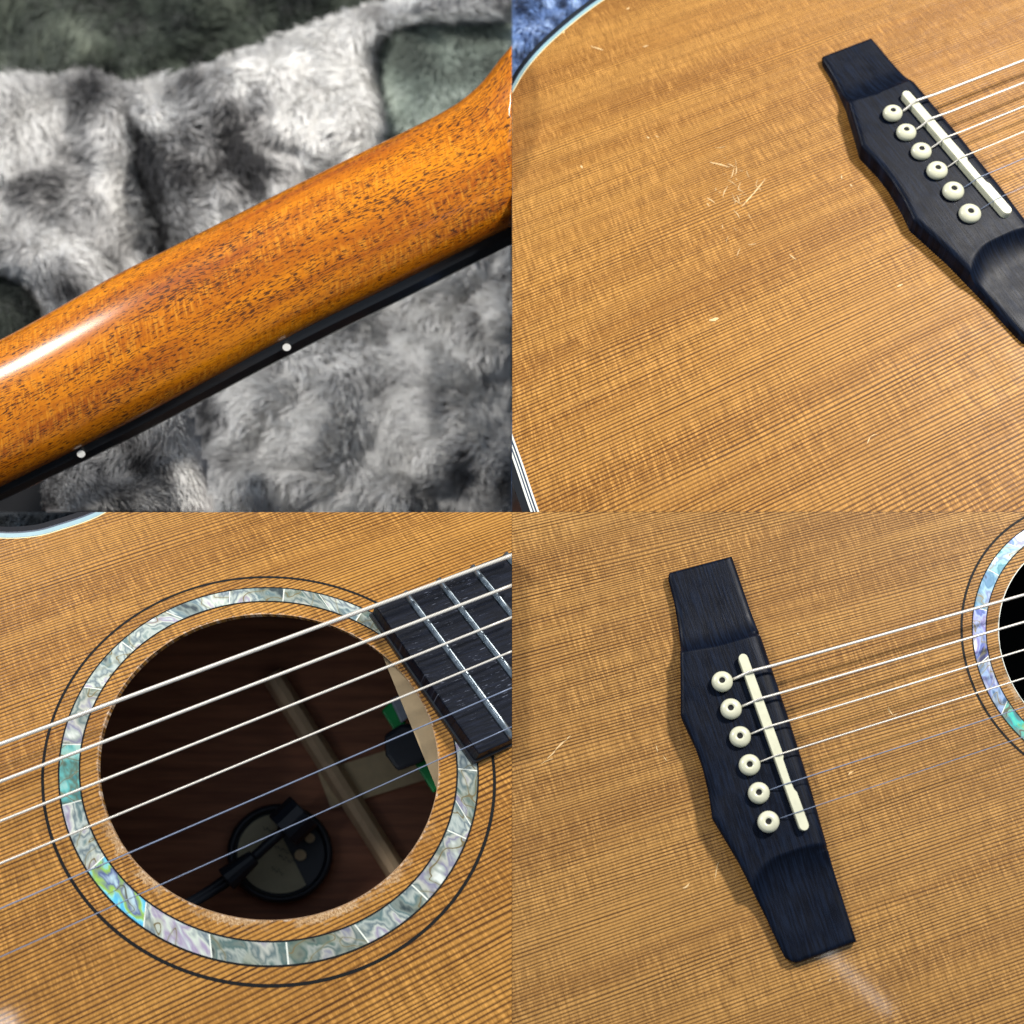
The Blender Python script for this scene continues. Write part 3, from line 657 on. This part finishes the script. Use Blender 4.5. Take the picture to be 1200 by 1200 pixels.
def panel(name, parent, poly, depth, puff, width, mat, tonef, comb, step, flen, fwid, seed, wob=.15, clip=None, slope=(0, 0), fade=0):
    poly = [tuple(p) for p in poly]; xs = [p[0] for p in poly]; ys = [p[1] for p in poly]; x0, x1, y0, y1 = min(xs), max(xs), min(ys), max(ys)
    xm, ym = (x0+x1)/2, (y0+y1)/2
    def surf(x, y):
        d = seg_dist(x, y, poly); k = 1 - np.exp(-np.maximum(d, 0)/width)
        dep = depth + puff*(1-k) + 2.2*wob*(vnoise(x, y, seed, 75)-.5)*2 + wob*.5*(vnoise(x, y, seed+1, 22)-.5)*2 + slope[0]*(x-xm)/100 + slope[1]*(y-ym)/100
        return d, dep
    def pts(x, y, dep):
        r = FWD[None] + RIGHT[None]*((x-600)/100/D)[:, None] + UP[None]*((600-y)/100/D)[:, None]; return C[None] + r*dep[:, None]
    g = 7; nx, ny = int((x1-x0)/g)+2, int((y1-y0)/g)+2
    X, Y = np.meshgrid(x0 + np.arange(nx)*g, y0 + np.arange(ny)*g); d, dep = surf(X.ravel(), Y.ravel())
    V = pts(X.ravel(), Y.ravel(), dep); d = d.reshape(ny, nx)
    f = [(j*nx+i, j*nx+i+1, (j+1)*nx+i+1, (j+1)*nx+i) for j in range(ny-1) for i in range(nx-1) if max(d[j, i], d[j, i+1], d[j+1, i], d[j+1, i+1]) > 0]
    o = mesh(name, V, f, mat, parent, smooth=True, clip=clip, attr=np.clip(tonef(X.ravel(), Y.ravel())*.7, 0, 1))
    # fur
    step *= .72; flen *= .48; fwid *= 1.0; n = int((x1-x0)*(y1-y0)/step**2); x = rng.uniform(x0, x1, n); y = rng.uniform(y0, y1, n); dd, dep = surf(x, y); m = dd > .5; x, y, dep = x[m], y[m], dep[m]
    eps = 2.0; Bp = pts(x, y, dep); du = pts(x+eps, y, surf(x+eps, y)[1]) - Bp; dv = pts(x, y+eps, surf(x, y+eps)[1]) - Bp
    N = np.cross(du, dv); N /= np.linalg.norm(N, axis=1, keepdims=True); N *= np.where((N @ FWD) > 0, -1, 1)[:, None]
    an = np.radians(comb) + (vnoise(x, y, seed+5, 38)-.5)*3.6 + (vnoise(x, y, seed+6, 13)-.5)*1.0 + rng.normal(0, .3, len(x))
    Tn = RIGHT[None]*np.cos(an)[:, None] + UP[None]*np.sin(an)[:, None]; Tn -= N*(Tn*N).sum(1)[:, None]
    L = flen*rng.uniform(.55, 1.25, len(x))[:, None]; lean = rng.uniform(.5, 1.2, len(x))[:, None]
    mid = Bp + L*.55*(N + Tn*lean*.6); tip = Bp + L*(N*.72 + Tn*lean*1.25) + rng.normal(0, 1, Bp.shape)*flen*.12
    side = np.cross(Tn, N); side += N*rng.normal(0, .6, len(x))[:, None]; side /= np.linalg.norm(side, axis=1, keepdims=True)
    wd = fwid*rng.uniform(.6, 1.3, len(x))[:, None]
    A = np.stack([Bp - side*wd, Bp + side*wd, mid + side*wd*.8, mid - side*wd*.8, tip], 1).reshape(-1, 3); k = len(x); b = np.arange(k)*5
    if clip:
        keep = np.ones(k, bool); tx = A.reshape(k, 5, 3) - C
        for c in clip: nn, off = CLIPS[c]; keep &= ((tx @ nn) < off).all(1)
        A = A.reshape(k, 5, 3)[keep].reshape(-1, 3); x, y = x[keep], y[keep]; k = len(x); b = np.arange(k)*5
    base = base_of(o); A = A - base
    me = bpy.data.meshes.new('fur'); me.vertices.add(k*5); me.vertices.foreach_set('co', A.astype(np.float32).ravel())
    loops = np.stack([b, b+1, b+2, b+3, b+3, b+2, b+4], 1).ravel(); me.loops.add(len(loops)); me.loops.foreach_set('vertex_index', loops.astype(np.int32))
    me.polygons.add(2*k); ls = np.stack([np.arange(k)*7, np.arange(k)*7+4], 1).ravel(); me.polygons.foreach_set('loop_start', ls.astype(np.int32))
    me.update(calc_edges=True); me.validate()
    tn = np.clip(.54 + (tonef(x, y) - .5)*1.85 + rng.normal(0, .12, k), 0, 1); at = me.attributes.new('tone', 'FLOAT', 'POINT')
    at.data.foreach_set('value', np.stack([tn*.7, tn*.7, tn*.95, tn*.95, np.minimum(1, tn*1.12)], 1).astype(np.float32).ravel())
    me.materials.append(mat); fo = bpy.data.objects.new('fur', me); S.collection.objects.link(fo); fo.parent = o; fo['kind'] = 'stuff'
    return o
def blob(x, y, cx, cy, rx, ry, a=0):
    c, s = math.cos(math.radians(a)), math.sin(math.radians(a)); X, Y = x-cx, y-cy; return np.exp(-(((X*c+Y*s)/rx)**2 + ((-X*s+Y*c)/ry)**2))
case = thing('guitar_case', tuple(Q(300, 350, 29)), 'open guitar case lined with crushed grey plush behind the brown neck', 'guitar case')
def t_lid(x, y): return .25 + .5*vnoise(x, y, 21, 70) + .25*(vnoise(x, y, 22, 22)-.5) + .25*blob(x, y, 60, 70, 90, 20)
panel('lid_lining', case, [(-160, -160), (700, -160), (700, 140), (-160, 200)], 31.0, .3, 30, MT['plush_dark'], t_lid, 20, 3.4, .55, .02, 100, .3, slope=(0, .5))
mesh('case_shell', [Q(-200, -200, 33), Q(660, -200, 33), Q(660, 640, 33), Q(-200, 640, 33)], [(0, 1, 2, 3)], MT['darkhole'], case)
CL = ['x<']
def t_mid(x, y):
    return .62 + .5*(vnoise(x, y, 31, 60)-.5) + .35*(vnoise(x, y, 32, 20)-.5) + .35*blob(x, y, 400, 150, 60, 90) + .35*blob(x, y, 330, 75, 160, 16, -25) - .75*blob(x, y, 285, 185, 42, 38) - .45*blob(x, y, 240, 120, 70, 28, 20) - .3*blob(x, y, 425, 30, 60, 26, -30) - .3*blob(x, y, 200, 200, 45, 50) - .7*blob(x, y, 176, 215, 13, 80, -14)  # mottled pile; shade of the fold and lit rim ridge painted into the tone
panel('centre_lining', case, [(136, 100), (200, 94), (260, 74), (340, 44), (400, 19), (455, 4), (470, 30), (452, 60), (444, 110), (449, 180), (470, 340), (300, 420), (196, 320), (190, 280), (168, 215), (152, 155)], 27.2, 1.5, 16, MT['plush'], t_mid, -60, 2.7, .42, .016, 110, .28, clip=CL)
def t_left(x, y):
    return .55 + .5*(vnoise(x, y, 41, 60)-.5) + .3*(vnoise(x, y, 42, 18)-.5) + .25*blob(x, y, 20, 130, 60, 40) - .35*blob(x, y, 105, 110, 22, 22) - .25*blob(x, y, 95, 185, 40, 30) - .2*blob(x, y, 20, 220, 60, 25) + .3*blob(x, y, 145, 220, 20, 80, -14)  # mottled pile; lit ridge beside the fold is painted into the tone
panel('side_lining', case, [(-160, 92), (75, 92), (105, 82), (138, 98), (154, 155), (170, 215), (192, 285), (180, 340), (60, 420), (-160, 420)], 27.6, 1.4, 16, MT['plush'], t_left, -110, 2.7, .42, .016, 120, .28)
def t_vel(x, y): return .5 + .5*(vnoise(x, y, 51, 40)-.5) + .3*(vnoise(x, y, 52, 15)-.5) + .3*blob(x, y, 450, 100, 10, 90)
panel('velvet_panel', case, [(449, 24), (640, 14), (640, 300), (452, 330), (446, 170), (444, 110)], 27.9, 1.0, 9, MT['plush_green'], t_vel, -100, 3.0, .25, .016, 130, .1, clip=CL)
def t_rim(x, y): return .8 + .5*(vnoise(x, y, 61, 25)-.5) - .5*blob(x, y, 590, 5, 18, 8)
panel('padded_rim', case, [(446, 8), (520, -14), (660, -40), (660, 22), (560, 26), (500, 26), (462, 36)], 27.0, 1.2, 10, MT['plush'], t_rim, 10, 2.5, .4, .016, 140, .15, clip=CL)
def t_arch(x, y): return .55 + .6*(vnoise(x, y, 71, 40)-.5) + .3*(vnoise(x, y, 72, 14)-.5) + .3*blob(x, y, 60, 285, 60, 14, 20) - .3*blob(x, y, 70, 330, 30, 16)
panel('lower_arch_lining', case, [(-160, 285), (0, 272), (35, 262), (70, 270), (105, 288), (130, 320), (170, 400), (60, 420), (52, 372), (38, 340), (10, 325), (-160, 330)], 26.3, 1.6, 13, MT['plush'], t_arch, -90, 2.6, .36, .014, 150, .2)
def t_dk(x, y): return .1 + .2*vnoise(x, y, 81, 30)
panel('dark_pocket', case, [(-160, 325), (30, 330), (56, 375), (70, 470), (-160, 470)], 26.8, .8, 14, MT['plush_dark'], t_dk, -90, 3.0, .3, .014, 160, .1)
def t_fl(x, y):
    return .80 + .55*(vnoise(x, y, 91, 45)-.5) + .45*(vnoise(x, y, 92, 17)-.5) + .25*(vnoise(x+.6*y, y, 94, 30)-.5) - .3*blob(x, y, 470, 385, 30, 18, -30) - .25*blob(x, y, 590, 560, 40, 30) - .22*blob(x, y, 455, 500, 35, 20) + .15*blob(x, y, 560, 420, 50, 40) - .55*blob(x, y, 250, 480, 16, 50) - .2*blob(x, y, 350, 590, 80, 20)  # mottled pile; shade of the gap by the cradle painted into the tone
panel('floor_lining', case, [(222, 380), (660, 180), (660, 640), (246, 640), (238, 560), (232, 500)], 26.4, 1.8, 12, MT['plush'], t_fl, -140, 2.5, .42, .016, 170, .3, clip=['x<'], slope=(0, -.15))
def t_cr(x, y): return .52 + .5*(vnoise(x, y, 101, 28)-.5) + .3*(vnoise(x, y, 102, 9)-.5) + .55*blob(x, y, 207, 530, 14, 60, -15) - .2*blob(x, y, 130, 520, 40, 30) + .1*blob(x, y, 95, 585, 30, 30) - .45*blob(x, y, 62, 575, 12, 60)  # cradle shading painted into the tone: bright rim, dark outer edge
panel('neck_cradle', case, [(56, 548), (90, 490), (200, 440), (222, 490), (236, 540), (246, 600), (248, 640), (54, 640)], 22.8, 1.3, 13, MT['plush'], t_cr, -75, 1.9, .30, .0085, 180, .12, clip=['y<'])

# blanket seen past the guitar body, upper right close-up
bl = thing('blanket', tuple(P(650, 40, -3)), 'blue grey plush blanket under the guitar with the scratched top', 'blanket')
def t_bl(x, y): return .5 + .8*(vnoise(x, y, 111, 16)-.5) + .5*(vnoise(x, y, 112, 7)-.5)
panel('blanket_pile', bl, [(600, -160), (800, -160), (800, 10), (690, 120), (600, 150)], 24.6, .2, 8, MT['plush_blue'], t_bl, -60, 2.2, .2, .014, 190, .12, clip=['x>'])
panel('blanket_pile', bl, [(600, 480), (660, 560), (700, 640), (600, 640)], 23.2, .1, 8, MT['plush_blue'], lambda x, y: .35 + .8*(vnoise(x*.3, y, 113, 9)-.5), 0, 2.2, .16, .012, 200, .08, clip=['x>', 'y<'])
# dark lining past the cutaway, lower left close-up
ln = thing('dark_cloth', tuple(P(50, 610, -3)), 'very dark blue cloth seen past the cutaway of the guitar with the soundhole', 'cloth')
panel('cloth', ln, [(-160, 590), (180, 590), (180, 660), (-160, 660)], 22.9, .2, 8, MT['navy'], lambda x, y: .3 + .9*(vnoise(x, y, 121, 22)-.4), -60, 3.0, .12, .012, 210, .08, clip=['y>'])

# ------------------------------------------------------------------ the neck (upper left)
nk = thing('guitar_neck', tuple(Q(300, 330, 20.9)), 'back of a glossy orange brown guitar neck with white side dots along its black edge', 'guitar neck')
upper = catmull([(-160, 475), (-80, 435), (0, 398), (60, 365), (130, 325), (200, 290), (300, 240), (400, 190), (470, 156), (510, 136), (540, 118), (565, 96), (585, 70), (600, 52), (625, 10)], 5)
def on_line(x, a, b): return a[1] + (x-a[0])*(b[1]-a[1])/(b[0]-a[0])
low_pts = catmull([(-100, 618), (0, 571), (160, 491), (330, 399), (470, 330), (600, 265), (760, 186)], 12)
DN0 = 20.9
def dn(x): return 21.0 + .75*x/600
n = len(upper); ulen = np.concatenate([[0], np.cumsum(np.linalg.norm(np.diff(upper, axis=0), axis=1))]); llen = np.concatenate([[0], np.cumsum(np.linalg.norm(np.diff(low_pts, axis=0), axis=1))])
NS = 90; V, UVs = [], []; NA = 26
Fw = 1.25
for i in range(NS+1):
    k = i/NS; up = np.array([np.interp(k*ulen[-1], ulen, upper[:, 0]), np.interp(k*ulen[-1], ulen, upper[:, 1])])
    lo = np.array([np.interp(k*llen[-1], llen, low_pts[:, 0]), np.interp(k*llen[-1], llen, low_pts[:, 1])])
    for j in range(NA+1):
        a = math.pi*j/NA; s = .5 - .5*math.cos(a); bul = math.sin(a)**.85
        wd = np.linalg.norm(up-lo)/100
        q = up*(1-s) + lo*s; V.append(Q(*q, dn(q[0]) - bul*wd*.34)); UVs.append((k*ulen[-1], j/NA*230))
f = [(i*(NA+1)+j, i*(NA+1)+j+1, (i+1)*(NA+1)+j+1, (i+1)*(NA+1)+j) for i in range(NS) for j in range(NA)]
# close the back
f += [(i*(NA+1), (i+1)*(NA+1), (i+1)*(NA+1)+NA, i*(NA+1)+NA) for i in range(NS)]
f += [tuple(range(NA+1)), tuple(range(NS*(NA+1), (NS+1)*(NA+1)))]
mesh('neck_shaft', V, f, MT['neck'], nk, UVs, True, ['x<', 'y<'])
V = []
wpx = lambda x: np.interp(x, [-100, 0, 330, 600, 760], [15, 15, 20, 19, 19])
for p in low_pts:
    nn = np.array([.45, .89]); w_ = wpx(p[0])
    DN = dn(p[0]); a, b, c_, d_ = p + nn*0, p + nn*w_*.5, p + nn*w_, p - nn*40
    V += [Q(*a, DN + .0), Q(*b, DN + .06), Q(*(p + nn*(w_-1)), DN + .22), Q(*c_, DN + .3), Q(*d_, DN + .45), Q(*d_, DN + .05)]
k = 6; f = [(i*k+j, i*k+(j+1) % k, (i+1)*k+(j+1) % k, (i+1)*k+j) for i in range(len(low_pts)-1) for j in range(k)] + [tuple(range(k)), tuple(range((len(low_pts)-1)*k, len(low_pts)*k))]
fbn = mesh('fretboard', V, f, MT['blackside'], nk, clip=['x<', 'y<'])
for x, y in ((336, 407), (95, 532)):
    cpx = [(x + 4.9*math.cos(a), y + 4.3*math.sin(a)) for a in np.linspace(0, 2*math.pi, 20, endpoint=False)]
    DN = dn(x); mesh('side_dot', *prism([Q(*p, DN + .2) for p in cpx], [Q(*p, DN - .01) for p in cpx]), MT['dot'], nk)
